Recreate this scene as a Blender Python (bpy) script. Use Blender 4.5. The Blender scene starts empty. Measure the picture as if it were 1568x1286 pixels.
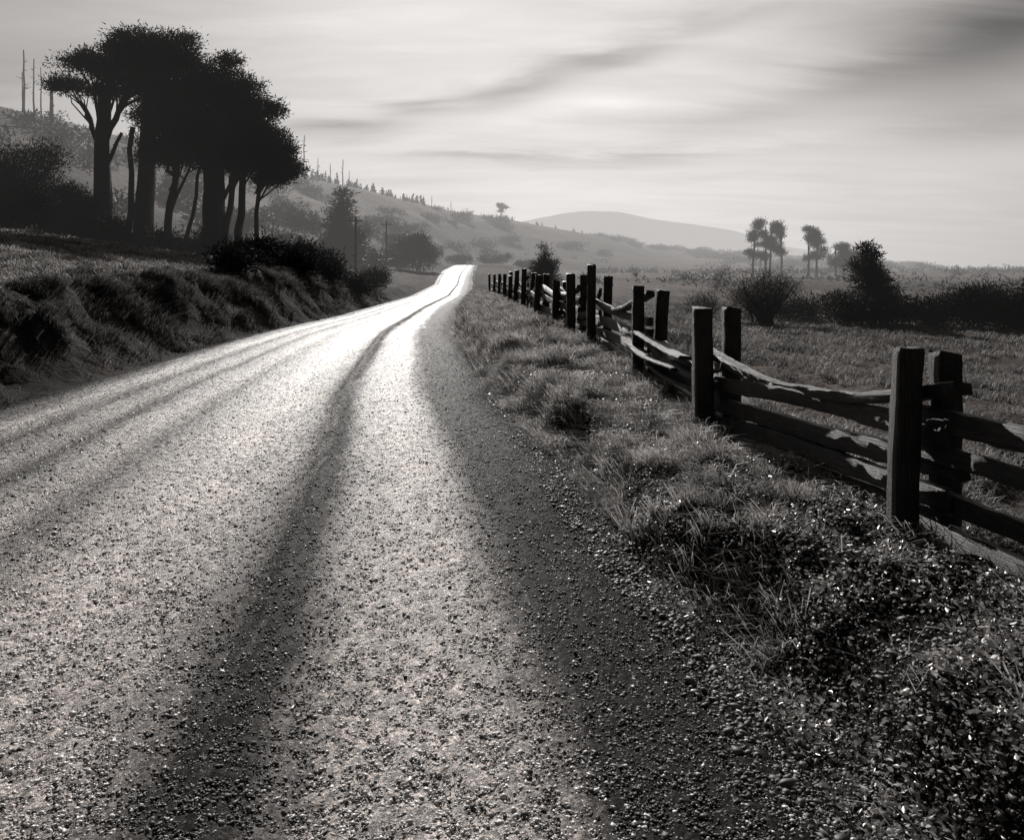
import bpy, math, random
import numpy as np
from mathutils import Vector, Matrix
random.seed(7); rng=np.random.default_rng(7)
sc=bpy.context.scene
H=1.7
# ---------------------------------------------------------------- helpers
def hash2(ix,iy,s):
    n=(ix.astype(np.int64)*374761393+iy.astype(np.int64)*668265263+s*974634777)&0x7fffffff
    n=((n^(n>>13))*1274126177)&0x7fffffff
    return ((n^(n>>16))&0xffff)/65535.0
def vnoise(x,y,s=0):
    ix=np.floor(x);iy=np.floor(y);fx=x-ix;fy=y-iy
    fx=fx*fx*(3-2*fx);fy=fy*fy*(3-2*fy)
    a=hash2(ix,iy,s);b=hash2(ix+1,iy,s);c=hash2(ix,iy+1,s);d=hash2(ix+1,iy+1,s)
    return (a+(b-a)*fx)*(1-fy)+(c+(d-c)*fx)*fy
def fbm(x,y,o=4,s=0):
    v=0;a=.5;t=0
    for i in range(o):
        v=v+a*vnoise(x*2**i+13.1*i,y*2**i+7.7*i,s+i);t+=a;a*=.5
    return v/t
def sst(t):
    t=np.clip(t,0,1);return t*t*(3-2*t)
def curve(xs,ys,sm=2.0):
    g=np.arange(-60,400,.25);v=np.interp(g,xs,ys)
    k=np.exp(-np.linspace(-2.5,2.5,int(sm*8)|1)**2);k/=k.sum()
    n=len(k)//2;vp=np.pad(v,n,mode='edge');v=np.convolve(vp,k,'valid')
    return lambda y:np.interp(y,g,v)
roadL=curve([-60,0,8.7,16,27,35,60,80,100,120,160,200],[-6.0,-5.2,-5.6,-5.75,-5.6,-5.95,-7.3,-7.4,-8.8,-10.0,-11.2,-12])
roadR=curve([-60,0,2.36,4.36,7,10.5,19,28,35,60,80,100,120,160,200],[4,.62,.26,-.09,-.53,-1.23,-2.3,-2.85,-3.2,-4.1,-4.9,-5.9,-6.6,-8.1,-9],1.5)
roadZ=curve([-60,20,35,60,80,100,120,160,200,300],[0,0,-.3,-.9,-.6,-.15,.3,.9,.4,-2],6)
fenX=curve([-60,0,1.9,4.28,6.9,9.7,13.1,15.1,17.6,20.5,24,28,32,36,40,50,80],[6,2.75,2.5,2.07,1.62,1.52,1.29,1.12,.95,.6,.32,.1,-.1,-.35,-.6,-1.3,-3.5],1)
bankH=curve([-60,0,14,35,50,70,200],[1.2,1.2,1.3,1.5,.9,.15,0],4)
tpx=[-900,-300,0,100,200,300,450,560,640,700,770,850,930,1000,1050,1150,1250,1400,1568,2600]
tyc=[170,160,165,190,215,240,268,292,312,325,335,350,365,380,384,384,395,408,422,430]
trc=[170,170,170,190,215,245,300,340,370,400,440,480,540,600,640,700,760,800,850,850]
tr0=[60,60,60,60,65,70,85,100,120,170,190,200,220,250,260,280,300,300,300,300]
ta=[math.atan((p-784)/1230) for p in tpx]
tz=[(400-y)/1230*r*math.cos(a)+1.7 for y,r,a in zip(tyc,trc,ta)]
def ground_z(x,y):
    x=np.asarray(x,float);y=np.asarray(y,float)
    L=roadL(y);R=roadR(y);z=roadZ(y)+0*x
    dl=L-.45-x
    b=bankH(y)*sst((dl+(fbm(x*0+3,y*.7,3,8)-.5)*.9)/2.0)*sst(dl/.5)
    gul=(fbm(x*.9,y*.9,4,3)-.5)*np.clip(dl,0,1)*np.clip((3.2-dl)/1.4,0,1)*.7
    rough=(fbm(x*.8,y*.8,3,4)-.5)*np.clip(dl,0,1)*np.clip((20-dl)/8,.3,1)*.3+gul+(fbm(x*4,y*4,3,6)-.5)*.2*np.clip(dl,0,1)
    slope=np.where(y<60,.14,.14-.08*sst((y-60)/60))
    b=b+slope*np.clip(dl-2.2,0,45)+rough
    z=z+np.where(dl>0,b,0)-.05*np.exp(-((dl-.1)/.35)**2)
    dr=x-(R+1.06+.5*(fbm(y*1.1,y*0+3,3,9)-.5))
    v=.27*sst(dr/.24)+(fbm(x*2.2,y*2.2,4,5)-.5)*.28*np.clip(dr/.3,0,1)
    fx=fenX(y)
    v=v-1.48*sst((x-fx-.4)/13)-.04*sst((x-fx+.2)/.6)
    z=z*(1-sst((x-fx)/15)*sst(dr))-.07*np.exp(-((dr+.1)/.25)**2)+np.where(dr>0,v,0)
    a=np.arctan2(x,y);r=np.hypot(x,y)
    rc=np.interp(a,ta,trc);r0=np.interp(a,ta,tr0);zc=np.interp(a,ta,tz)
    back=sst((np.abs(a)-1.2)/.8); zc=zc*(1-back)
    q=(r-r0)/(rc-r0)
    w=np.clip(q,0,1);w=.45*w+.55*w*w*(3-2*w)
    w=w*np.clip(q*6,0,1)
    zz=z*(1-w)+zc*w-np.clip(r-rc,0,None)*.035
    zz=zz+(fbm(x*.02,y*.02,5,11)-.5)*7*np.clip(q*2.5,0,1)*np.clip((rc+60-r)/60,0,1)*np.clip(zc/20,.08,1)*np.where(r<rc,np.clip((rc-r)/80,.1,1),.1)
    zz=zz+(fbm(x*.35,y*.35,3,12)-.5)*.35*np.clip((r-20)/40,0,1)*np.clip(np.maximum(dl-1,dr-3)/5,0,1)
    return zz
def gz(x,y): return float(ground_z(np.array([x]),np.array([y]))[0])

def mesh_np(name,V,F,mats,smooth=False,attrs=None,midx=None):
    V=np.asarray(V,np.float32);F=np.asarray(F,np.int32)
    me=bpy.data.meshes.new(name);k=F.shape[1]
    me.vertices.add(len(V));me.vertices.foreach_set('co',V.ravel())
    me.loops.add(F.size);me.loops.foreach_set('vertex_index',F.ravel())
    me.polygons.add(len(F));me.polygons.foreach_set('loop_start',np.arange(0,F.size,k,dtype=np.int32))
    me.polygons.foreach_set('loop_total',np.full(len(F),k,np.int32))
    if smooth: me.polygons.foreach_set('use_smooth',np.ones(len(F),bool))
    for m in (mats if isinstance(mats,list) else [mats]): me.materials.append(m)
    if midx is not None: me.polygons.foreach_set('material_index',midx.astype(np.int32))
    me.update(calc_edges=True)
    if attrs:
        for n,v in attrs.items():
            at=me.attributes.new(n,'FLOAT','POINT');at.data.foreach_set('value',np.asarray(v,np.float32).ravel())
    o=bpy.data.objects.new(name,me);sc.collection.objects.link(o);return o
def empty(name,loc=(0,0,0)):
    e=bpy.data.objects.new(name,None);e.location=loc;sc.collection.objects.link(e);return e
def parent(c,p):
    c.parent=p;c.matrix_parent_inverse=Matrix.Translation(-p.location)

# ---------------------------------------------------------------- materials
TR=(1.0,.965,.945)
def tone(v): return (v*TR[0],v*TR[1],v*TR[2],1)
class NT:
    def __init__(s,name):
        s.m=bpy.data.materials.new(name);s.m.use_nodes=True;s.t=s.m.node_tree;s.n=s.t.nodes;s.l=s.t.links
        s.b=s.n['Principled BSDF'];s.out=s.n['Material Output']
    def add(s,t,**k):
        n=s.n.new(t)
        for a,b in k.items(): setattr(n,a,b)
        return n
    def link(s,a,b): s.l.new(a,b)
    def noise(s,scale,detail=5,rough=.6,vec=None,stretch=None):
        n=s.add('ShaderNodeTexNoise');n.inputs['Scale'].default_value=scale;n.inputs['Detail'].default_value=detail;n.inputs['Roughness'].default_value=rough
        if vec is None:
            g=s.add('ShaderNodeNewGeometry');vec=g.outputs['Position']
        if stretch:
            m=s.add('ShaderNodeMapping');m.inputs['Scale'].default_value=stretch;s.link(vec,m.inputs[0]);vec=m.outputs[0]
        s.link(vec,n.inputs['Vector']);return n.outputs['Fac']
    def ramp(s,f,stops):
        r=s.add('ShaderNodeValToRGB');e=r.color_ramp.elements
        while len(e)<len(stops): e.new(.5)
        for i,(p,v) in enumerate(stops): e[i].position=p;e[i].color=tone(v)
        s.link(f,r.inputs[0]);return r.outputs['Color']
    def math(s,op,a,b=None,clamp=False):
        n=s.add('ShaderNodeMath',operation=op,use_clamp=clamp)
        for i,v in enumerate((a,b)):
            if v is None: continue
            if isinstance(v,(int,float)): n.inputs[i].default_value=v
            else: s.link(v,n.inputs[i])
        return n.outputs[0]
    def mul(s,c,f,fac=1):
        n=s.add('ShaderNodeMix',data_type='RGBA',blend_type='MULTIPLY');n.inputs[0].default_value=fac
        s.link(c,n.inputs[6]);s.link(f,n.inputs[7]);return n.outputs[2]
    def attr(s,name):
        return s.add('ShaderNodeAttribute',attribute_name=name).outputs['Fac']
    def bump(s,h,dist,strength=1,prev=None):
        b=s.add('ShaderNodeBump');b.inputs['Distance'].default_value=dist;b.inputs['Strength'].default_value=strength
        s.link(h,b.inputs['Height'])
        if prev: s.link(prev,b.inputs['Normal'])
        s.link(b.outputs[0],s.b.inputs['Normal']);return b.outputs[0]
    def col(s,c): s.link(c,s.b.inputs['Base Color'])
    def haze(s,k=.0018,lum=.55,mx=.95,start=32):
        """haze painted into the material: emission growing with distance from the world origin"""
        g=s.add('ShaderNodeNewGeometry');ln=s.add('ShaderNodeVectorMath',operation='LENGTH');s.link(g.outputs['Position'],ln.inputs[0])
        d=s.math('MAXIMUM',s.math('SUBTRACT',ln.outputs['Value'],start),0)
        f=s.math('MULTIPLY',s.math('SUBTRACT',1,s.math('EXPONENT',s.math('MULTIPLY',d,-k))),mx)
        e=s.add('ShaderNodeEmission');e.inputs[0].default_value=tone(lum);e.inputs[1].default_value=1  # surface glow standing in for light scattered by mist
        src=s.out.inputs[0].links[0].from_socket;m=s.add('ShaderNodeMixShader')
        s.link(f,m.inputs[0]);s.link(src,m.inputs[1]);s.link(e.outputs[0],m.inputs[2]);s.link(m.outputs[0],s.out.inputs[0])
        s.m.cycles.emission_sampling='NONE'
def foliage(name,lo,hi,scale=1.2,trans=.25,rough=.7,spec=.2,haze=True,det=2):
    t=NT(name);f=t.noise(scale,det)
    c=t.ramp(f,[(.35,lo),(.65,hi)]);t.col(c);t.b.inputs['Roughness'].default_value=rough;t.b.inputs['Specular IOR Level'].default_value=spec
    tr=t.add('ShaderNodeBsdfTranslucent');t.link(c,tr.inputs[0])
    mx=t.add('ShaderNodeMixShader');mx.inputs[0].default_value=trans
    t.link(t.b.outputs[0],mx.inputs[1]);t.link(tr.outputs[0],mx.inputs[2]);t.link(mx.outputs[0],t.out.inputs[0])
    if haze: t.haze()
    return t.m
M_cyp=foliage('cypress_foliage',.012,.055,1.5,.18)
M_under=foliage('undergrowth_foliage',.012,.035,1.5,.08,.9,.05)
M_shrub=foliage('shrub_foliage',.02,.05,1.5,.15)
M_mid=foliage('tree_foliage',.02,.045,.5,.12)
M_grass=foliage('grass_blades',.07,.60,2.2,.45,.5,.35,False,4)
M_fgrass=foliage('field_grass',.09,.30,.5,.35,.6,.2)
M_bgrass=foliage('bank_grass',.03,.22,1.3,.3,.6,.2,True,4)
M_tgrass=foliage('meadow_grass',.10,.36,.6,.4,.6,.2)
M_leaf=foliage('leaf_litter',.04,.6,14,.2,.35,.5,False)
def bark(name,lo,hi):
    t=NT(name);f=t.noise(4,5,.7,None,(1,1,.25));t.col(t.ramp(f,[(.3,lo),(.7,hi)]));t.b.inputs['Roughness'].default_value=.9
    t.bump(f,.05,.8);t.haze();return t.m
M_bark=bark('bark',.010,.035)
M_snag=bark('dead_wood',.015,.05)
t=NT('weathered_wood')
at=t.attr('along');gx=t.attr('gu');gy=t.attr('gv')
cb=t.add('ShaderNodeCombineXYZ');t.link(gx,cb.inputs[0]);t.link(gy,cb.inputs[1]);t.link(at,cb.inputs[2])
f=t.noise(20,6,.75,cb.outputs[0],(6,6,.25));f2=t.noise(4,4,.6,cb.outputs[0])
c=t.mul(t.ramp(f,[(.3,.006),(.5,.035),(.72,.14)]),t.ramp(f2,[(.3,.35),(.7,1)]))
t.col(c);t.b.inputs['Roughness'].default_value=.55;t.b.inputs['Specular IOR Level'].default_value=.4
t.bump(f,.02,1);M_wood=t.m
t=NT('ground_earth');tn=t.attr('tone')
f=t.noise(1.3,6,.7);f2=t.noise(18,5,.7);f3=t.noise(.06,4,.6)
c=t.mul(t.mul(t.ramp(f,[(.3,.35),(.7,1.3)]),t.ramp(f2,[(.3,.3),(.7,1.4)])),t.ramp(f3,[(.35,.6),(.65,1.3)]))
cc=t.add('ShaderNodeCombineXYZ')
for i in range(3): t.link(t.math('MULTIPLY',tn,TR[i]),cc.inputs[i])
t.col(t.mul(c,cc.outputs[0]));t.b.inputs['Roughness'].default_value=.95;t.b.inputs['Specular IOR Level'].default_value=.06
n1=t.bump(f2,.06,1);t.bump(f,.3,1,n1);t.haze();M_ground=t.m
# road gravel
t=NT('road_gravel');u=t.attr('u')
g=t.add('ShaderNodeNewGeometry');pos=g.outputs['Position']
wob=t.noise(.6,2,.6,pos,(1,.35,1));fine=t.noise(6,4,.7,pos,(1,.10,1))
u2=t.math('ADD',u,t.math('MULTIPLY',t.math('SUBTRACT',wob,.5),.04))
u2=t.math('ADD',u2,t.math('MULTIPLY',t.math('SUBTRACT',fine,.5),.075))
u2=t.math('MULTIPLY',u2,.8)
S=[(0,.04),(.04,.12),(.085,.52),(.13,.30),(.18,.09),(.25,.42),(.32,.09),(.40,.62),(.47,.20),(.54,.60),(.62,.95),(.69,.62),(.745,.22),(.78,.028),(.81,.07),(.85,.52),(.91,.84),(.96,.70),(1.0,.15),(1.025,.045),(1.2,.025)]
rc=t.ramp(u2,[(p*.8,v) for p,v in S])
vo=t.add('ShaderNodeTexVoronoi');vo.inputs['Scale'].default_value=85;t.link(pos,vo.inputs['Vector'])
bw=t.add('ShaderNodeRGBToBW');t.link(vo.outputs['Color'],bw.inputs[0])
gr=t.noise(42,5,.85,pos);big=t.noise(1.7,5,.75,pos,(1,.5,1))
c=t.mul(rc,t.ramp(bw.outputs[0],[(.2,.25),(.75,1.8)]))
c=t.mul(c,t.ramp(gr,[(.42,.22),(.58,1.45)]))
c=t.mul(c,t.ramp(big,[(.35,.5),(.62,1.15)]))
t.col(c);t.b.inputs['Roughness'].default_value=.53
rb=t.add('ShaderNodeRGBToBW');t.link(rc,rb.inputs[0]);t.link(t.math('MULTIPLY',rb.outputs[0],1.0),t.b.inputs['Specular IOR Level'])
n1=t.bump(gr,.05,1);t.bump(t.noise(9,4,.7,pos),.06,.8,n1);M_road=t.m
def stone(name,lo,hi,ro=.6,sp=.4):
    t=NT(name);f=t.noise(35,2);t.col(t.ramp(f,[(.35,lo),(.65,hi)]));t.b.inputs['Roughness'].default_value=ro;t.b.inputs['Specular IOR Level'].default_value=sp;return t.m
M_peb=stone('pebbles_light',.35,.85,.4,.6);M_pebd=stone('pebbles_dark',.02,.13)

# ---------------------------------------------------------------- ground sheet
ang=np.concatenate([np.radians(np.linspace(-48,48,640)),np.radians(np.linspace(48,312,110))[1:-1]])
rad=np.concatenate([[.02],np.geomspace(.6,6500,600)])
A,Rr=np.meshgrid(ang,rad);X=Rr*np.sin(A);Y=Rr*np.cos(A)
Z=ground_z(X,Y);L=roadL(Y);R=roadR(Y)
ins=np.clip((X-(L-.35))/.3,0,1)*np.clip(((R+.95)-X)/.3,0,1)*(Y<195)*(Y>-14)
Zg=Z-.10*ins
dl=L-.45-X;dr=X-(R+1.05);rr=np.hypot(X,Y)
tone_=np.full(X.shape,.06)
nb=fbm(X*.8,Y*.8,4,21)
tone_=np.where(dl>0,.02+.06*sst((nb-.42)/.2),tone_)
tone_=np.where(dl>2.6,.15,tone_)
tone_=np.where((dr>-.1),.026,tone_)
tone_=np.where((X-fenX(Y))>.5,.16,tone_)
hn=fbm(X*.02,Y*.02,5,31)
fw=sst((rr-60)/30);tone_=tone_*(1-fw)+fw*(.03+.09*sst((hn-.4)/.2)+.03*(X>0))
n1,n2=X.shape
i,j=np.meshgrid(np.arange(n1-1),np.arange(n2),indexing='ij');jn=(j+1)%n2
F=np.stack([i*n2+j,i*n2+jn,(i+1)*n2+jn,(i+1)*n2+j],-1).reshape(-1,4)
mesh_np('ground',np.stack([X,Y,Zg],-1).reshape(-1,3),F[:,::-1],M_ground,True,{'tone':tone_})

# ---------------------------------------------------------------- road sheet
def windrow(u):
    g=lambda c,w,h:h*np.exp(-((u-c)/w)**2)
    return g(.785,.025,.055)+g(.47,.04,.022)+g(.32,.035,.03)+g(.18,.035,.025)+g(.0,.04,.04)-g(.62,.05,.015)-g(.9,.05,.015)
def road_surf(x,y):
    L=roadL(y);R=roadR(y);u=(x-L)/(R-L)
    return ground_z(x,y)+windrow(u)+.03*(fbm(x*3,y*1.2,3,41)-.5)
ys=np.concatenate([np.arange(-12,1.5,.4),np.arange(1.5,8,.018),8*np.exp(np.arange(0,math.log(190/8),.006))])
ss=np.linspace(0,1,420)
YY,SS=np.meshgrid(ys,ss,indexing='ij');L=roadL(YY);R=roadR(YY)
XX=(L-.5)+SS*((R+1.28)-(L-.5))
ZZ=road_surf(XX,YY)+.024*(fbm(XX*24,YY*24,3,43)-.5)
e=np.minimum(SS,1-SS)/.04;ZZ=ZZ-.09*(1-sst(e))
n1,n2=XX.shape;i,j=np.meshgrid(np.arange(n1-1),np.arange(n2-1),indexing='ij')
F=np.stack([i*n2+j,i*n2+j+1,(i+1)*n2+j+1,(i+1)*n2+j],-1).reshape(-1,4)
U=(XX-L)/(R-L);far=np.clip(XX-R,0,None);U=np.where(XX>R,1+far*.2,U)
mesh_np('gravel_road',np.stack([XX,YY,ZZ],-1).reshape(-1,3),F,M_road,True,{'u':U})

# ---------------------------------------------------------------- pebbles
ph=(1+5**.5)/2
IV=np.array([(-1,ph,0),(1,ph,0),(-1,-ph,0),(1,-ph,0),(0,-1,ph),(0,1,ph),(0,-1,-ph),(0,1,-ph),(ph,0,-1),(ph,0,1),(-ph,0,-1),(-ph,0,1)])/1.9
IF=np.array([(0,11,5),(0,5,1),(0,1,7),(0,7,10),(0,10,11),(1,5,9),(5,11,4),(11,10,2),(10,7,6),(7,1,8),(3,9,4),(3,4,2),(3,2,6),(3,6,8),(3,8,9),(4,9,5),(2,4,11),(6,2,10),(8,6,7),(9,8,1)])
OV=np.array([(1,0,0),(0,1,0),(-1,0,0),(0,-1,0),(0,0,1),(0,0,-1)],float)
OF=np.array([(0,1,4),(1,2,4),(2,3,4),(3,0,4),(1,0,5),(2,1,5),(3,2,5),(0,3,5)])
def pebbles(name,x,y,z,s,mats,mi,ico=True):
    BV,BF=(IV,IF) if ico else (OV,OF);nv=len(BV)
    n=len(x);V=BV[None]*(1+.55*(rng.random((n,nv,1))-.5))
    V=V*s[:,None,None]*np.stack([.8+.7*rng.random(n),.65+.5*rng.random(n),.35+.35*rng.random(n)],-1)[:,None,:]
    a=rng.random(n)*6.283;c,s_=np.cos(a)[:,None],np.sin(a)[:,None]
    vx=V[...,0]*c-V[...,1]*s_;vy=V[...,0]*s_+V[...,1]*c
    tl=(rng.random((n,1))-.5)*1.1;vz=V[...,2]+vx*tl
    P=np.stack([vx+x[:,None],vy+y[:,None],vz+z[:,None]],-1).reshape(-1,3)
    F=(BF[None]+nv*np.arange(n)[:,None,None]).reshape(-1,3)
    return mesh_np(name,P,F,mats,False,None,np.repeat(mi,len(BF)))
n=330000
y=1.7*np.exp(rng.random(n)*math.log(24/1.7)*(.7+.3*rng.random(n)));x=(rng.random(n)*1.5-.8)*(y+1)
k=(x>roadL(y)-.3)&(x<roadR(y)+1.35)&(np.abs(x)<.70*y+.3);x=x[k];y=y[k]
u=(x-roadL(y))/(roadR(y)-roadL(y))
s=np.exp(rng.normal(math.log(.0040),.45,len(x)))*(1+.1*(u>1))*(1+y*.03);s=np.clip(s,.002,.015)
pl=np.interp(u,[0,.04,.085,.18,.25,.32,.40,.47,.54,.72,.75,.82,.86,.96,1.0,1.03],[.1,.3,.8,.4,.8,.4,.85,.5,.85,.7,.1,.1,.75,.8,.4,.08])
dark=rng.random(len(x))>pl
pebbles('gravel',x,y,road_surf(x,y)+s*.15,s,[M_peb,M_pebd],dark.astype(int),False)

# ---------------------------------------------------------------- grass
def blades(name,x,y,z,h,w,lean,mat,dirx=0,diry=0):
    n=len(x);a=rng.random(n)*6.283;b=rng.random(n)*6.283;l=lean*h*(.4+rng.random(n))
    wx=np.cos(a)*w;wy=np.sin(a)*w;lx=np.cos(b)*l+dirx*h;ly=np.sin(b)*l+diry*h
    P=np.empty((n,5,3))
    P[:,0]=np.stack([x-wx,y-wy,z],-1);P[:,1]=np.stack([x+wx,y+wy,z],-1)
    P[:,2]=np.stack([x-wx*.7+lx*.35,y-wy*.7+ly*.35,z+h*.6],-1);P[:,3]=np.stack([x+wx*.7+lx*.35,y+wy*.7+ly*.35,z+h*.6],-1)
    P[:,4]=np.stack([x+lx,y+ly,z+h*np.clip(1.05-.35*lean,.3,1)],-1)
    F=(np.array([(0,1,3),(0,3,2),(2,3,4)])[None]+5*np.arange(n)[:,None,None]).reshape(-1,3)
    return mesh_np(name,P.reshape(-1,3),F,mat)
def scatter(n,y0,y1,xf0,xf1,p=1.0):
    y=y0+(rng.random(n)**p)*(y1-y0);return xf0(y)+rng.random(n)*(xf1(y)-xf0(y)),y
x,y=scatter(210000,2.2,14,lambda y:roadR(y)+.95,lambda y:fenX(y)+.9,1.25)
cl=fbm(x*4.2,y*4.2,4,51);cb_=fbm(x*1.1,y*1.1,3,58);d=(x-roadR(y)-1.0)
k=(cl+.45*(cb_-.5)+.16*np.clip(y-5.6,-3,3)/3>.48)&(rng.random(len(x))<.15+.85*sst((y-2.9)/3.5));x,y,cl=x[k],y[k],cl[k]
h=(.02+.15*rng.random(len(x))**1.5)*np.clip((cl-.36)*4.5,.3,1.5)*np.clip(.7+y/14,.7,1.5)
blades('verge_grass',x,y,ground_z(x,y)-.01,h,.0014+.0003*y+rng.random(len(x))*.001,1.1,M_grass,-.4,-.25)
x,y=scatter(110000,13,60,lambda y:roadR(y)+.95,lambda y:fenX(y)+1.2,1.3)
k=fbm(x*1.8,y*1.4,3,52)>.43;x,y=x[k],y[k]
blades('verge_grass',x,y,ground_z(x,y)-.02,.08+.27*rng.random(len(x))**1.4,.004+.0003*y,.8,M_grass,-.3,-.1)
x,y=scatter(190000,3,55,lambda y:fenX(y)+.5,lambda y:np.minimum(y*.72+1,34),1.3)
k=fbm(x*.8,y*.8,3,53)>.46;x,y=x[k],y[k]
blades('field_grass',x,y,ground_z(x,y)-.02,(.05+.13*rng.random(len(x)))*np.clip(.7+y/40,.7,1.4),.003+.0005*y,.8,M_fgrass)
x,y=scatter(150000,6,60,lambda y:np.maximum(-.72*y-1,-36),lambda y:roadL(y)-2.4,1.2)
k=(fbm(x*1.6,y*1.6,3,54)>.42);x,y=x[k],y[k]
blades('meadow_grass',x,y,ground_z(x,y)-.02,.06+.16*rng.random(len(x))**1.5,.003+.0005*y,1.0,M_tgrass)
x,y=scatter(230000,6.5,48,lambda y:roadL(y)-3.1,lambda y:roadL(y)-.5,1.25)
dl=roadL(y)-.45-x
k=(fbm(x*2.3,y*2.1,4,64)+.5*(fbm(x*.7,y*.7,2,65)-.5)+.05*np.clip(dl-1,-1,1)>.49)&(rng.random(len(x))<np.clip(dl*1.2,.15,1));x,y=x[k],y[k]
blades('bank_grass',x,y,ground_z(x,y)-.02,.04+.24*rng.random(len(x))**1.8,.003+.0004*y,1.0,M_bgrass,.5,-.1)
# leaf litter / weeds
x,y=scatter(75000,1.9,11,lambda y:roadR(y)+.8,lambda y:fenX(y)+.8,1.3)
k=fbm(x*4,y*4,3,61)+.1*np.clip((x-roadR(y)-1.3),-1,1)>.48;x,y=x[k],y[k];n=len(x)
z=ground_z(x,y)+.01+.07*rng.random(n)**2
s=.004+.014*rng.random(n)**1.6;D=rng.normal(size=(n,3));D[:,2]*=.5;D/=np.linalg.norm(D,axis=1)[:,None]
E=np.cross(D,rng.normal(size=(n,3)));E/=np.linalg.norm(E,axis=1)[:,None];N=np.cross(D,E)
C=np.stack([x,y,z],-1);s=s[:,None]
P=np.stack([C-D*s,C+E*s*.55+N*s*.2,C+D*s*1.1,C-E*s*.55+N*s*.25],1).reshape(-1,3)
F=(np.array([(0,1,2),(0,2,3)])[None]+4*np.arange(n)[:,None,None]).reshape(-1,3)
mesh_np('leaf_litter',P,F,M_leaf)
n=16000;x,y=scatter(n,1.9,8,lambda y:roadR(y)+.6,lambda y:fenX(y)+.3,1.3)
s=np.exp(rng.normal(math.log(.008),.5,n));pebbles('rubble',x,y,ground_z(x,y)+.003,np.clip(s,.003,.024),[M_peb,M_pebd],(rng.random(n)<.94).astype(int))

# ---------------------------------------------------------------- fence
def beam(name,pts,w,hgt,nseg,jit,up=Vector((0,0,1)),c=.07):
    pts=[Vector(p) for p in pts]
    def ev(t):
        f=t*(len(pts)-1);i=min(int(f),len(pts)-2);f-=i
        p0=pts[max(i-1,0)];p1=pts[i];p2=pts[i+1];p3=pts[min(i+2,len(pts)-1)]
        return .5*((2*p1)+(p2-p0)*f+(2*p0-5*p1+4*p2-p3)*f*f+(-p0+3*p1-3*p2+p3)*f**3)
    V=[];F=[];al=[];gu=[];gv=[]
    prof=[(-.5+c,-.5),(.5-c,-.5),(.5,-.5+c),(.5,.5-c),(.5-c,.5),(-.5+c,.5),(-.5,.5-c),(-.5,-.5+c)]
    wj=[random.uniform(-1,1) for _ in range(8)];so=random.uniform(0,50);m=8;ln=sum((pts[k+1]-pts[k]).length for k in range(len(pts)-1))
    tw=random.uniform(-.3,.3);drift=[0.0]*8;wz=0;wx=0
    for s in range(nseg+1):
        t=s/nseg;p=ev(t);d=(ev(min(t+.01,1))-ev(max(t-.01,0))).normalized()
        side=d.cross(up).normalized();u2=side.cross(d)
        wz=wz*.85+random.uniform(-1,1)*jit*.03;wx=wx*.85+random.uniform(-1,1)*jit*.03;p=p+u2*wz+side*wx
        th=tw*(t-.5);side,u2=side*math.cos(th)+u2*math.sin(th),u2*math.cos(th)-side*math.sin(th)
        sc_=1+random.uniform(-1,1)*jit*.3
        for k,(a,b) in enumerate(prof):
            drift[k]=drift[k]*.85+random.uniform(-1,1)*.38
            jj=jit*(wj[k]*.6+drift[k]+random.uniform(-.25,.25))
            q=p+side*(a*w*sc_*(1+jj))+u2*(b*hgt*sc_*(1+jj))
            if s in(0,nseg): q+=d*random.uniform(-.02,.02)
            V.append(q);al.append(t*ln+so);gu.append(a*w+so);gv.append(b*hgt)
    for s in range(nseg):
        for k in range(m):
            F.append((s*m+k,s*m+(k+1)%m,(s+1)*m+(k+1)%m,(s+1)*m+k))
    for base,rev in((0,True),(nseg*m,False)):
        ix=[base+k for k in range(m)]
        qs=[(ix[0],ix[1],ix[2],ix[7]),(ix[7],ix[2],ix[3],ix[6]),(ix[6],ix[3],ix[4],ix[5])]
        F+= [q[::-1] for q in qs] if rev else qs
    return mesh_np(name,[tuple(v) for v in V],F,M_wood,False,{'along':al,'gu':gu,'gv':gv})
fence=empty('wooden_fence',(float(fenX(6.9)),6.9,.1))
posts=[(1.9,1.15),(4.28,1.14),(6.9,1.2),(9.7,1.15),(13.1,1.42),(15.1,1.27),(17.6,1.08),(20.5,1.15),(24,1.2),(28,1.25),(32,1.2),(36,1.3),(41,1.3),(46,1.2),(52,1.3)]
PX=[];pn=0
for q,(py,ph_) in enumerate(posts):
    x0=float(fenX(py));PX.append(x0)
    for b,(dx,dh) in enumerate(((0,0),(.265,random.uniform(-.04,.02)))):
        if q==4 and b: dh=-.2
        if q>=7 and b and q%3==0: continue
        xx=x0+dx;yy=py+(.05 if b else 0)+random.uniform(-.02,.02)*(q>2);zb=gz(xx,yy);lx=random.uniform(-.03,.06);ly=random.uniform(-.05,.05)
        if q==1: lx=.045 if b==0 else .0
        if q==2: lx=.0
        if q==5: lx=-.03
        if q>6: lx*=2;dh+=random.uniform(-.12,.1)
        w=(.15 if q!=1 else .14)+random.uniform(-.015,.015)
        top=(ph_+dh+.1) if q<=2 else max(zb,.08)*.6+.05+ph_+dh if q<7 else zb+ph_+dh
        pn+=1;o=beam('post_%d'%pn,[(xx,yy,zb-.25),(xx+lx*.5,yy+ly*.5,(zb+top)/2),(xx+lx,yy+ly,top)],w,w*.95,22,.06,Vector((0,1,0)),.1);parent(o,fence)
rn=0
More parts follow.
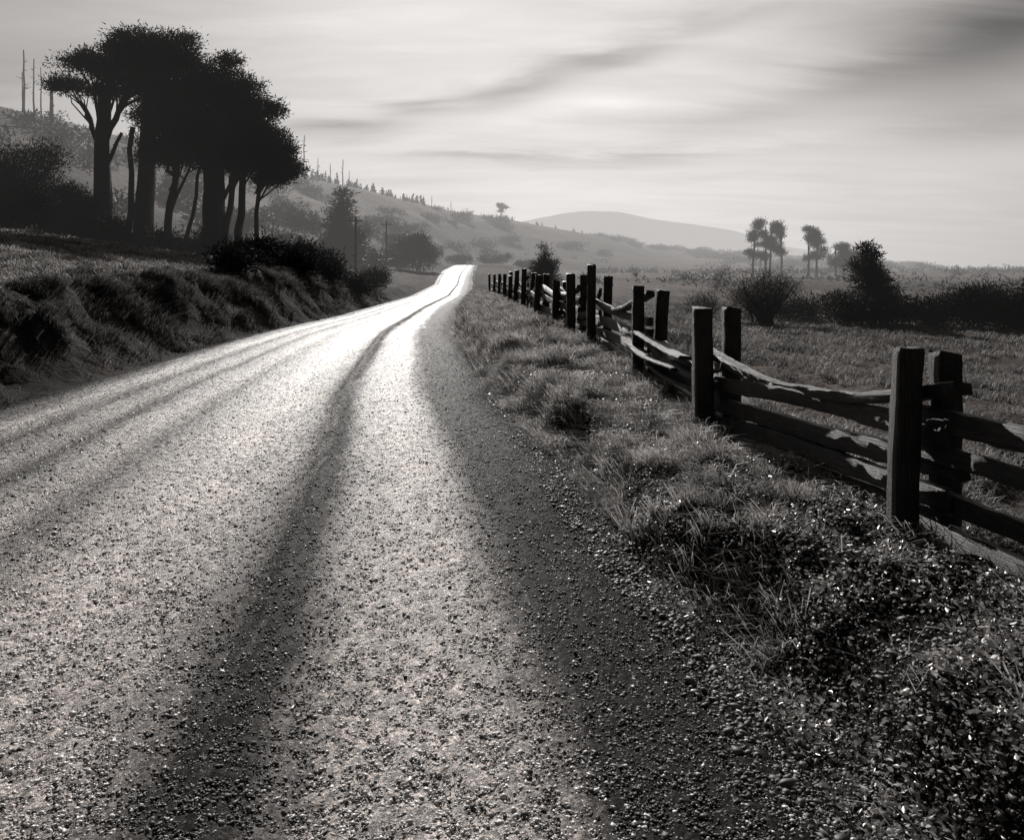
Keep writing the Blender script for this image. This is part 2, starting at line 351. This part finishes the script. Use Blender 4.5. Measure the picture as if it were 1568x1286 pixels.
for q in range(len(posts)-1):
    y0,y1=posts[q][0],posts[q+1][0];xa,xb=PX[q]+.133,PX[q+1]+.133;za=gz(xa,y0);zb=gz(xb,y1)
    if q==0: L_=[(.93,.86,0),(.70,.69,.02),(.50,.45,0),(.16,.12,0),(.33,.29,.01)]
    elif q==1: L_=[(1.05,.92,-.18),(.80,.66,.0),(.64,.47,-.02),(.47,.32,0),(.31,.17,0)]
    elif q==2: L_=[(.80,.70,-.10),(.66,.80,-.12),(.55,.42,.02),(.34,.38,-.03),(.2,.2,0)]
    else:
        L_=[(.12,.12,0),(.31,.34,-.02),(.53,.51,.0),(.72,.76,-.03)]+([(.95,.88,-.14)] if q in(3,5,8) else [])
        L_=[(a+random.uniform(-.09,.09),b+random.uniform(-.09,.09),c+random.uniform(-.03,.02)) for a,b,c in L_]
        if q in(4,7,10): a_=L_.pop(3);L_.append((a_[0]+.1,.25,0))
    for a,b,s in L_:
        if q<=2: A_=(xa,y0,a);B_=(xb,y1,b)
        else: A_=(xa,y0,za+a);B_=(xb,y1,zb+b)
        A_=Vector(A_);B_=Vector(B_);d=(B_-A_).normalized()*random.uniform(.1,.25)
        ox=random.uniform(-.02,.02)
        A_.x+=ox+random.uniform(-.02,.02);B_.x+=ox+random.uniform(-.02,.02)
        m1=A_.lerp(B_,.3)+Vector((random.uniform(-.03,.03),0,s*.85+random.uniform(-.02,.02)));m2=A_.lerp(B_,.68)+Vector((random.uniform(-.03,.03),0,s+random.uniform(-.02,.02)))
        hh=random.uniform(.10,.145);ww=random.uniform(.035,.055)
        if s<=-.10: hh,ww=.065,.10
        rn+=1;o=beam('rail_%d'%rn,[A_-d,m1,m2,B_+d],ww,hh,44 if q<4 else 18,.13);parent(o,fence)
for k_,(xa,ya,za,xb,yb,zb) in enumerate([(1.50,9.5,.86,1.85,7.2,.72),(1.72,9.3,.76,1.62,7.4,.80),(1.55,9.0,.56,1.8,7.5,.48),(1.45,9.9,.70,1.66,8.0,.62)]):
    rn+=1;parent(beam('rail_%d'%rn,[(xa,ya,za),(xa*.6+xb*.4,ya*.6+yb*.4,za*.6+zb*.4-.04),(xb,yb,zb)],.13,.035,20,.16),fence)

# ---------------------------------------------------------------- trees
def tubes(specs,seg=8):
    V=[];F=[]
    for pts,r in specs:
        b=len(V);pts=[Vector(p) for p in pts];n=len(pts)
        for i,p in enumerate(pts):
            d=(pts[min(i+1,n-1)]-pts[max(i-1,0)]).normalized()
            s=d.cross(Vector((.3,1,.1))).normalized();t_=d.cross(s)
            for k in range(seg):
                a=k*6.2832/seg;rr_=r[i]*(1+.12*math.sin(3*a+i));V.append(tuple(p+s*math.cos(a)*rr_+t_*math.sin(a)*rr_))
        for i in range(n-1):
            for k in range(seg): F.append((b+i*seg+k,b+i*seg+(k+1)%seg,b+(i+1)*seg+(k+1)%seg,b+(i+1)*seg+k))
    return V,F
def bend(a,b,n,amp,r0,r1):
    a=Vector(a);b=Vector(b);P=[a.lerp(b,i/n)+Vector([random.uniform(-amp,amp) for _ in range(3)])*(0<i<n) for i in range(n+1)]
    return P,[r0+(r1-r0)*(i/n)**.8 for i in range(n+1)]
def leaves(blobs,nclump,k,ls,w,flat=.7,gap=.0,spread=.35):
    blobs=np.array(blobs,float);vol=blobs[:,3]*blobs[:,4]*blobs[:,5];pi=rng.choice(len(blobs),nclump,p=vol**.8/np.sum(vol**.8))
    d=rng.normal(size=(nclump,3));d/=np.linalg.norm(d,axis=1)[:,None]
    r=(rng.random(nclump)**.45)*(1+.14*rng.normal(size=nclump));c=blobs[pi,:3]+d*r[:,None]*blobs[pi,3:6]
    if gap>0:
        f=np.sin(c[:,0]*2.3+c[:,2]*1.7)+np.sin(c[:,1]*2.1-c[:,2]*2.9+1)+np.sin(c[:,0]*4.1-c[:,1]*3.3)
        c=c[f>-1.8+gap*1.8]
    n=len(c);C=np.repeat(c,k,0);m=n*k
    o=rng.normal(size=(m,3))*[spread,spread,spread*flat];D=o/np.linalg.norm(o,axis=1)[:,None]*.8+rng.normal(size=(m,3))*.5;D[:,2]+=.25
    D/=np.linalg.norm(D,axis=1)[:,None]
    E=np.cross(D,rng.normal(size=(m,3)));E/=np.linalg.norm(E,axis=1)[:,None]
    l=(ls*(.5+rng.random(m)))[:,None];B=C+o
    P=np.stack([B-E*w,B+E*w,B+D*l],1).reshape(-1,3)
    return P,np.arange(m*3).reshape(-1,3)
def ragged(bl,n):
    out=list(bl)
    for _ in range(n):
        b=random.choice(bl);a=random.uniform(0,6.283);e=random.uniform(-.5,1.3)
        out.append((b[0]+math.cos(a)*math.cos(e)*b[3]*1.14,b[1]+math.sin(a)*math.cos(e)*b[4],b[2]+math.sin(e)*b[5]*1.18,random.uniform(.2,.65),random.uniform(.3,.6),random.uniform(.12,.3)))
    return out
def tree(name,trunks,blobs,nc,k,ls,w,mat,flat=.7,gap=.4,spread=.35,limbr=.14):
    x,y=trunks[0][0][0][:2];e=empty(name,(x,y,trunks[0][0][0][2]))
    sp=list(trunks)
    for i,b in enumerate(blobs):
        tp=min(trunks,key=lambda t_:(Vector(t_[0][-1])-Vector(b[:3])).length)[0]
        st=Vector(tp[-1]).lerp(Vector(tp[len(tp)//2]),random.uniform(0,.9))
        lr=limbr if b[3]>.65 else limbr*.4
        sp.append(bend(st,b[:3],4,.25*min(1,b[3]),lr,lr*.25))
        for _ in range(3):
            a=Vector(b[:3]);dd=Vector([random.gauss(0,.5) for _ in range(3)])
            sp.append(bend(a,a+Vector((dd.x*b[3],dd.y*b[4],dd.z*b[5])),3,.1*b[3],lr*.35,lr*.1))
    V,F=tubes(sp);parent(mesh_np('trunk',V,F,M_bark,True),e)
    P,F=leaves(blobs,nc,k,ls,w,flat,gap,spread);parent(mesh_np('foliage',P,F,mat),e);return e
def T(x,y,top,r0,r1,n=6,amp=.15):
    return bend((x,y,gz(x,y)-.3),top,n,amp,r0,r1)
A_=[(-21.7,42,11.9,1.1,1.5,.55),(-22.8,42,12.0,.8,1,.28),(-20.0,42.5,13.2,1.2,1.4,.65),(-18.4,41.5,12.3,1.9,1.8,1.2),(-20.0,42,11.5,1.6,1.5,.9),(-23.0,42,10.9,.6,.7,.18),(-18.7,42,13.0,.8,1,.5),(-21.2,42,10.5,.8,1,.35),(-20.7,42,12.6,.7,1,.35)]
tree('cypress_tree',[T(-21.5,42,(-21.3,42,10.6),.56,.3,7,.08),T(-20.6,43,(-20.1,42.6,8.8),.2,.12,6,.12),bend((-21.3,42,7.2),(-22.4,42,9.9),4,.12,.2,.08),bend((-21.3,42,7.9),(-20.2,42,10.4),4,.12,.22,.1),bend((-21.3,42,6.3),(-20.4,42,8.4),4,.1,.14,.08)],ragged(A_,30),3300,18,.18,.035,M_cyp,.6,.5,.24)
B_=[(-18.0,43,10.4,2.0,1.8,1.7),(-17.6,43,8.2,1.6,1.6,1.5),(-19.0,43.5,9.8,1.3,1.3,1.4),(-17.2,42,11.8,1.0,1.3,.5),(-16.6,42.5,10.2,1.2,1.2,1.3),(-18.6,43,7.4,.8,1,.6)]
tree('cypress_tree',[T(-19.8,43,(-19.3,43,11),.58,.34,7,.08),T(-18.5,43,(-17.9,43,8),.24,.15,6,.12),T(-18.0,43.5,(-16.6,43,7.0),.14,.08,6,.2),bend((-18.3,43,4.3),(-17.2,43,6.8),4,.15,.12,.06),bend((-19.6,43,6.0),(-18.4,43,8.6),4,.12,.2,.1)],ragged(B_,26),3600,18,.18,.035,M_cyp,.6,.4,.24)
C_=[(-15.6,42,10.8,1.3,1.6,1.0),(-14.3,42,10.2,1.2,1.6,.9),(-15.1,42.5,8.7,1.9,1.8,1.6),(-13.4,41.5,8.7,1.1,1.3,1.2),(-16.5,42,7.9,1.3,1.3,1.4),(-12.9,42,9.6,.6,.9,.3),(-14.6,42,7.0,1.3,1.3,.7),(-15.0,42,11.8,.7,.9,.35)]
tree('cypress_tree',[T(-15.7,42,(-15.4,42,8.5),.66,.48,7,.08),T(-15.4,42.3,(-14.1,42,7.8),.22,.12,6,.14),bend((-15.5,42,5.2),(-16.6,42.3,7.5),4,.1,.18,.1),bend((-15.3,42,4.6),(-14.4,42.3,6.6),4,.1,.14,.07)],ragged(C_,32),3900,18,.18,.035,M_cyp,.6,.4,.24)
D_=[(-12.7,41,7.6,1.3,1.3,1.0),(-11.9,41,6.6,.9,1,.7),(-13.7,41.3,7.1,1.1,1.2,1.0),(-12.4,41,5.9,.6,.7,.3)]
tree('cypress_tree',[T(-14.1,41,(-13.6,41,7),.24,.15,6,.1),T(-13.0,40.6,(-12.9,41,7.2),.14,.09,6,.05)],ragged(D_,20),2300,18,.16,.035,M_cyp,.6,.4,.22)
def shrub(name,x,y,w,h,d=None,mat=None,nc=300,k=14,ls=.2,lw=.03,gap=.3,stems=6,spread=.22,lob=5):
    d=d or w;z=gz(x,y);mat=mat or M_shrub;bl=[(x,y,z+h*.42,w*.40,d*.38,h*.4)]
    for _ in range(lob): bl.append((x+random.uniform(-.36,.36)*w,y+random.uniform(-.3,.3)*d,z+h*random.uniform(.25,.75),w*random.uniform(.12,.22),d*.2,h*random.uniform(.14,.28)))
    tr=[bend((x+random.uniform(-.1,.1)*w,y,z-.1),(x+random.uniform(-.35,.35)*w,y+random.uniform(-.3,.3)*d,z+h*random.uniform(.5,.85)),4,.05*h,.03*h**.5,.01) for _ in range(stems)]
    e=empty(name,(x,y,z));V,F=tubes(tr,5);parent(mesh_np('stems',V,F,M_bark,True),e)
    P,F=leaves(bl,nc,k,ls,lw,.8,gap,spread);parent(mesh_np('foliage',P,F,mat),e);return e
for a in [(-26,40,7,5.2,4,3600),(-22.9,41,4.5,3.0,3,1600),(-29,38,6,5.4,4,2800),(-19.8,42,5,1.3,2,900),(-17.2,43,4,1.1,2,600),(-23.6,38,5,1.8,2.5,1200),(-16.8,44,1.2,2.0,1,260),(-21.3,40.5,5,1.5,2,1000),(-14.5,42.5,3,.8,1.6,350),
          (-10.6,33,1.9,1.0,2,320),(-9.5,31,1.6,1.05,1.5,320),(-9.2,35,1.9,1.25,2,350),(-11.5,34,1.7,.8,2,220),(-8.9,38,1.6,1.0,2,240),(-9.4,43,2,.9,2,220),(-8.9,27.5,1.2,.6,1.0,180),
          (-8.1,30,1.2,.8,1.2,220),(-7.6,33.5,1.3,.9,1.2,240),(-8.4,24,.9,.45,.9,120),(-7.3,37.5,1.3,.7,1.3,180),(-7.9,44,1.5,.8,1.5,170),(-8.6,50,1.9,1.0,2,220)]:
    shrub('shrub',a[0],a[1],a[2],a[3],a[4],M_under,a[5],14,.15,.03,.25,8,.24,8)
def conifer(name,x,y,h,w,nc,ls,lw,mat,lean=0,gap=.2,up=.05):
    z=gz(x,y);bl=[]
    for i in range(9):
        t_=i/8;rr_=w*.5*(1-t_*.85)*random.uniform(.65,1.15);ox=random.uniform(-.35,.35)*rr_
        bl.append((x+ox+lean*t_,y+random.uniform(-.2,.2)*rr_,z+h*(up+.08+(.88-up)*t_),rr_*.85,rr_*.85,h*.06))
    return tree(name,[bend((x,y,z-.2),(x+lean,y,z+h*.97),5,.02*h,.035*h,.008*h)],ragged(bl,5),nc,12,ls,lw,mat,.5,gap,ls*.9,.012*h)
conifer('conifer_tree',-20,95,9.2,7.5,1500,.5,.07,M_mid)
shrub('tree',-12.9,112,6.5,5.8,5,M_mid,900,12,.4,.06,.3)
shrub('tree',-16.2,116,4.5,4.4,4,M_mid,600,12,.4,.06,.3)
shrub('tree',-20,72,3.2,2.8,3,M_mid,400,12,.25,.04,.2)
shrub('tree',-24,84,6,4,4,M_mid,600,12,.3,.05,.2)
for a in [(-31,120,8,4),(-38,135,9,5),(-27,140,6,4),(-22,150,6,4),(-17,170,8,3.5),(-12,185,7,3),(-4,190,8,3),(3,170,6,2.0),(-45,110,8,5),(-33,95,6,3.5)]:
    shrub('shrub',a[0],a[1],a[2],a[3],a[2],M_mid,300,12,.45,.08,.2)
conifer('conifer_tree',1.75,44,2.9,2.5,1000,.17,.022,M_cyp)
shrub('bare_shrub',11.6,37,4.8,2.9,3.5,M_shrub,1300,14,.2,.009,.2,34,.24,9)
shrub('bare_shrub',9.6,40,2.6,1.5,2.5,M_shrub,300,12,.2,.01,.25,14,.2)
conifer('pine_tree',16.7,37,3.8,5.0,1900,.2,.032,M_cyp,-.4)
for a in [(20.2,35,3.6,2.2,1000),(22.8,34,3.6,2.5,1000),(18.8,36,2.4,1.6,500),(25.0,34.5,3.4,2.3,800),(14.6,40,3.4,1.1,300),(21.3,33.4,3.2,1.6,700),(23.8,33,3.2,1.5,600)]:
    shrub('shrub',a[0],a[1],a[2],a[3],2.6,M_under,a[4],14,.15,.028,.1)
def grove_tree(name,x,y,h,w,nt):
    z=gz(x,y);tr=[];bl=[]
    for i in range(nt):
        xx=x+(i-(nt-1)/2)*w*.45/max(nt-1,1)+random.uniform(-.2,.2)
        tr.append(bend((xx,y+random.uniform(-1,1),z-.3),(xx+random.uniform(-.3,.3),y,z+h*.88),5,.1,.26,.1))
    for q in range(20):
        f_=random.uniform(.34,.96);hw=w*(.52-.38*max(0,f_-.6)/.36)*(.6+.4*min(1,(f_-.3)/.2))
        bl.append((x+random.uniform(-1,1)*hw,y+random.uniform(-1,1),z+h*f_,random.uniform(.5,1.1),1.1,random.uniform(.35,.8)))
    return tree(name,tr,bl,1500,10,.3,.05,M_mid,.7,.4,.3,.08)
grove_tree('pine_tree',46.2,150,10.6,4.0,2);grove_tree('pine_tree',49.9,152,10.2,4.2,2);grove_tree('pine_tree',56.2,150,9.4,4.2,2);grove_tree('pine_tree',62,152,6.4,3.4,2);grove_tree('pine_tree',66,155,4.6,3.0,2)
tree('pine_tree',[bend((-6,435,gz(-6,435)-.5),(-5.5,435,gz(-6,435)+6),4,.3,.35,.2)],[(-6.5,435,gz(-6,435)+7,2,2,.9),(-4.6,435,gz(-6,435)+5.6,2.3,2,.8),(-6,435,gz(-6,435)+4,1.3,1.5,.6)],110,10,.9,.22,M_mid,.4,.2,.6,.15)
bl=[]
for _ in range(620):
    a=random.uniform(-34,33);r=random.uniform(85,600)
    x=r*math.sin(math.radians(a));y=r*math.cos(math.radians(a))
    if fbm(np.array([x*.015]),np.array([y*.015]),3,71)[0]<.47: continue
    if -14<x<-3 and y<200: continue
    s=random.uniform(.7,2.4)*(1+r/600)
    if x>0 and y<300: s*=.35
    bl.append((x,y,gz(x,y)+s*.2,s*1.6,s*1.2,s*.55))
for i in range(60):
    x=20+i*2.6;y=190+8*math.sin(i*.3)+i*.5;s=random.uniform(.6,1.3);bl.append((x,y,gz(x,y)+s*.4,s*1.6,s*1.4,s*.7))
for i in range(50):
    x=4+i*1.6;y=105+i*.6;s=random.uniform(.15,.5);bl.append((x,y,gz(x,y)+s*.3,s*1.8,s*1.4,s*.7))
P,F=leaves(bl,20000,10,.6,.16,.7,0,.5);mesh_np('scrub',P,F,M_mid)
P=[];F=[]
def mini(x,y,h):
    z=gz(x,y);r=h*random.uniform(.2,.5);lx=random.uniform(-.08,.08)*h
    for l in range(5):
        b=len(P);zz=z+h*(-.02+l*.17);rr_=r*(1-l*.17)*random.uniform(.5,1.2)
        for k in range(7):
            a=k*.9+random.random()*.5;q=rr_*random.uniform(.4,1.4);P.append((x+lx*l*.2+q*math.cos(a),y+q*math.sin(a),zz+random.uniform(-.07,.07)*h))
        P.append((x+lx*l*.2+random.uniform(-.3,.3)*r,y,zz+h*random.uniform(.16,.3)))
        for k in range(7): F.append((b+k,b+(k+1)%7,b+7))
for _ in range(170):
    px_=random.choice([random.uniform(530,650),random.uniform(530,760),random.uniform(450,600)])
    a=math.atan((px_-784)/1230);rc_=np.interp(a,ta,trc)*random.uniform(.9,1.01);mini(rc_*math.sin(a),rc_*math.cos(a),random.uniform(1.2,5.0)*(.5 if px_>650 else 1)*(random.random()*.7+.35))
for _ in range(60):
    a=random.uniform(.0,.42);rc_=np.interp(a,ta,trc)*random.uniform(.93,1.0);mini(rc_*math.sin(a),rc_*math.cos(a),random.uniform(1.0,3))
mesh_np('ridge_treeline',P,F,M_mid)
def snag(x,y,h,r,nb=6):
    z=gz(x,y);tp=Vector((x+random.uniform(-.02,.02)*h,y,z+h));sp=[bend((x,y,z-1),tp,6,.012*h,r,r*.4)]
    for _ in range(nb):
        t_=random.uniform(.35,.97);b=Vector((x,y,z)).lerp(tp,t_);a=random.choice([0,3.14])+random.uniform(-.6,.6);l=random.uniform(.06,.16)*h*(1.1-t_)*1.6
        sp.append(bend(b,b+Vector((math.cos(a)*l,math.sin(a)*l,random.uniform(-.1,.5)*l)),2,.02*h,r*.35,r*.12))
    V,F=tubes(sp,6);return mesh_np('dead_tree',V,F,M_snag,True)
for x,y,h,r in [(-85,140,11,.26),(-84,141,10,.2),(-82.6,141,9,.16),(-86.5,142,7,.16),(-70,122,7,.45),(-75,289,15,.38),(-77.5,289,10,.28),(-70.5,292,8,.26),(-66,292,7,.26),(-62,294,9.5,.3),(-60,296,6,.22),(-34,340,5,.2),(-27,355,5,.2)]:
    snag(x,y,h,r)
def pole(x,y,h):
    e=empty('utility_pole',(x,y,gz(x,y)));z=gz(x,y)
    V,F=tubes([([(x,y,z-.3),(x,y,z+h*.5),(x,y,z+h)],[.13,.115,.1])],8);parent(mesh_np('shaft',V,F,M_bark,True),e)
    V,F=tubes([([(x-.7,y-.1,z+h*.93),(x,y-.1,z+h*.93),(x+.7,y-.1,z+h*.93)],[.06,.06,.06])]+[([(x+q,y-.1,z+h*.93),(x+q,y-.1,z+h*.93+.16)],[.03,.03]) for q in(-.6,-.3,.3,.6)],6);parent(mesh_np('crossarm',V,F,M_bark),e)
pole(-14.6,75,5.8);pole(-17.2,110,6.6)
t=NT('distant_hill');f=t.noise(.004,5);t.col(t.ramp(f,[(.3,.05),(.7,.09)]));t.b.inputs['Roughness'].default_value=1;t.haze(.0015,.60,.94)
hx=np.linspace(-900,1700,160);hy=np.linspace(2600,4600,50);HX,HY=np.meshgrid(hx,hy)
prof=np.interp(HX,[-900,-100,100,250,360,470,620,800,960,1100,1400,1700],[90,160,190,212,224,220,192,168,146,90,40,0])
HZ=prof*np.sin(np.clip((HY-2600)/2000,0,1)*math.pi)**.7+(fbm(HX*.004,HY*.004,4,81)-.5)*22*(prof/180)-90*(np.abs(HY-3600)/1000)
n1,n2=HX.shape;i,j=np.meshgrid(np.arange(n1-1),np.arange(n2-1),indexing='ij')
F=np.stack([i*n2+j,i*n2+j+1,(i+1)*n2+j+1,(i+1)*n2+j],-1).reshape(-1,4)
mesh_np('distant_hill',np.stack([HX,HY,HZ],-1).reshape(-1,3),F,t.m,True)

# ---------------------------------------------------------------- light & sky
AZ,EL=math.radians(-9),math.radians(27)
sd=Vector((math.sin(AZ)*math.cos(EL),math.cos(AZ)*math.cos(EL),math.sin(EL)))
lp=bpy.data.lights.new('sun','SUN');lp.energy=5;lp.angle=math.radians(.6);lp.color=(1,.965,.93)
lo=bpy.data.objects.new('sun',lp);sc.collection.objects.link(lo);lo.rotation_euler=(-sd).to_track_quat('-Z','Y').to_euler();lo.location=(0,0,50)
w=bpy.data.worlds.new('World');sc.world=w;w.use_nodes=True;n=w.node_tree.nodes;l=w.node_tree.links
bg=n['Background'];bg.inputs[1].default_value=.15
sk=n.new('ShaderNodeTexSky');sk.sky_type='NISHITA';sk.sun_disc=False;sk.sun_elevation=EL;sk.sun_rotation=AZ
bwn=n.new('ShaderNodeRGBToBW');l.new(sk.outputs[0],bwn.inputs[0])
def M(op,a,b=None,c=None,clamp=False):
    q=n.new('ShaderNodeMath');q.operation=op;q.use_clamp=clamp
    for i,v in enumerate((a,b,c)):
        if v is None: continue
        if isinstance(v,(int,float)): q.inputs[i].default_value=v
        else: l.new(v,q.inputs[i])
    return q.outputs[0]
tcn=n.new('ShaderNodeTexCoord');sep=n.new('ShaderNodeSeparateXYZ');l.new(tcn.outputs['Generated'],sep.inputs[0])
dx,dy,dz=sep.outputs
zc=M('ADD',M('MAXIMUM',dz,0),.12)
cmb=n.new('ShaderNodeCombineXYZ');l.new(M('DIVIDE',dx,zc),cmb.inputs[0]);l.new(M('DIVIDE',dy,zc),cmb.inputs[1])
mp=n.new('ShaderNodeMapping');mp.inputs['Scale'].default_value=(.38,1.0,1);mp.inputs['Rotation'].default_value=(0,0,math.radians(-9));l.new(cmb.outputs[0],mp.inputs[0])
def N(scale,det,ro,dist,off=0):
    q=n.new('ShaderNodeTexNoise');q.inputs['Scale'].default_value=scale;q.inputs['Detail'].default_value=det;q.inputs['Roughness'].default_value=ro;q.inputs['Distortion'].default_value=dist
    mq=n.new('ShaderNodeMapping');mq.inputs['Location'].default_value=(off,off*.7,0);l.new(mp.outputs[0],mq.inputs[0]);l.new(mq.outputs[0],q.inputs['Vector']);return q.outputs['Fac']
na=N(.9,4,.45,.5);nd=N(3.0,5,.55,.5,7.7)
cl=M('ADD',M('MULTIPLY',M('SUBTRACT',na,.5),.7),M('MULTIPLY',M('SUBTRACT',nd,.5),.7))
cl=M('MULTIPLY',cl,M('MULTIPLY',M('ADD',dz,.03),5.0,clamp=True))
tot=None
for px_,py_,rx,ry,st,rot in [(930,88,70,14,.42,-5),(785,140,80,18,.38,-12),(640,168,60,12,.28,-8),(1230,148,150,22,.15,-14),(1575,30,140,85,.60,-12),(1400,112,150,26,.10,-10),(520,203,75,10,.30,-3),(980,240,160,9,.22,0),(720,243,120,7,.2,2),(1540,200,110,20,.12,-6),(1060,42,90,10,.2,-4),(40,10,260,60,.12,8)]:
    v=Vector(((px_-784)/1230,1,(400-py_)/1230));s=v.length;cx,cz=v.x/s,v.z/s;rx=rx/1230*1.15;ry=ry/1230*1.15;c_,s_=math.cos(math.radians(-rot)),math.sin(math.radians(-rot))
    ax=M('SUBTRACT',dx,cx);az=M('ADD',M('SUBTRACT',dz,cz),M('MULTIPLY',M('SUBTRACT',nd,.5),.05))
    p=M('DIVIDE',M('ADD',M('MULTIPLY',ax,c_),M('MULTIPLY',az,s_)),rx);q=M('DIVIDE',M('SUBTRACT',M('MULTIPLY',az,c_),M('MULTIPLY',ax,s_)),ry)
    g_=M('MULTIPLY',M('EXPONENT',M('MULTIPLY',M('ADD',M('MULTIPLY',p,p),M('MULTIPLY',q,q)),-1)),st)
    tot=g_ if tot is None else M('ADD',tot,g_)
dk=M('MAXIMUM',M('SUBTRACT',M('ADD',M('MULTIPLY',cl,.8),1.02),tot),.25)
vd=n.new('ShaderNodeVectorMath');vd.operation='DOT_PRODUCT';l.new(tcn.outputs['Generated'],vd.inputs[0]);vd.inputs[1].default_value=(.10,.96,.22)
glow=M('POWER',M('MULTIPLY',M('ADD',vd.outputs['Value'],1),.5),5.5)
veil=M('ADD',M('MULTIPLY',glow,4.8),.2)
lum=M('MULTIPLY',M('ADD',M('MULTIPLY',bwn.outputs[0],.04),veil),dk)
cc=n.new('ShaderNodeCombineXYZ')
for i_ in range(3): l.new(M('MULTIPLY',lum,(1,.955,.93)[i_]),cc.inputs[i_])
l.new(cc.outputs[0],bg.inputs[0])
# ---------------------------------------------------------------- camera
cam=bpy.data.cameras.new('camera');co=bpy.data.objects.new('camera',cam);sc.collection.objects.link(co)
co.location=(0,0,H);co.rotation_euler=(math.radians(90),0,0);cam.sensor_width=36;cam.lens=36*1230/1568;cam.shift_y=-243/1568
cam.clip_start=.05;cam.clip_end=20000;sc.camera=co
sc.view_settings.view_transform='Standard';sc.view_settings.look='None';sc.view_settings.exposure=0
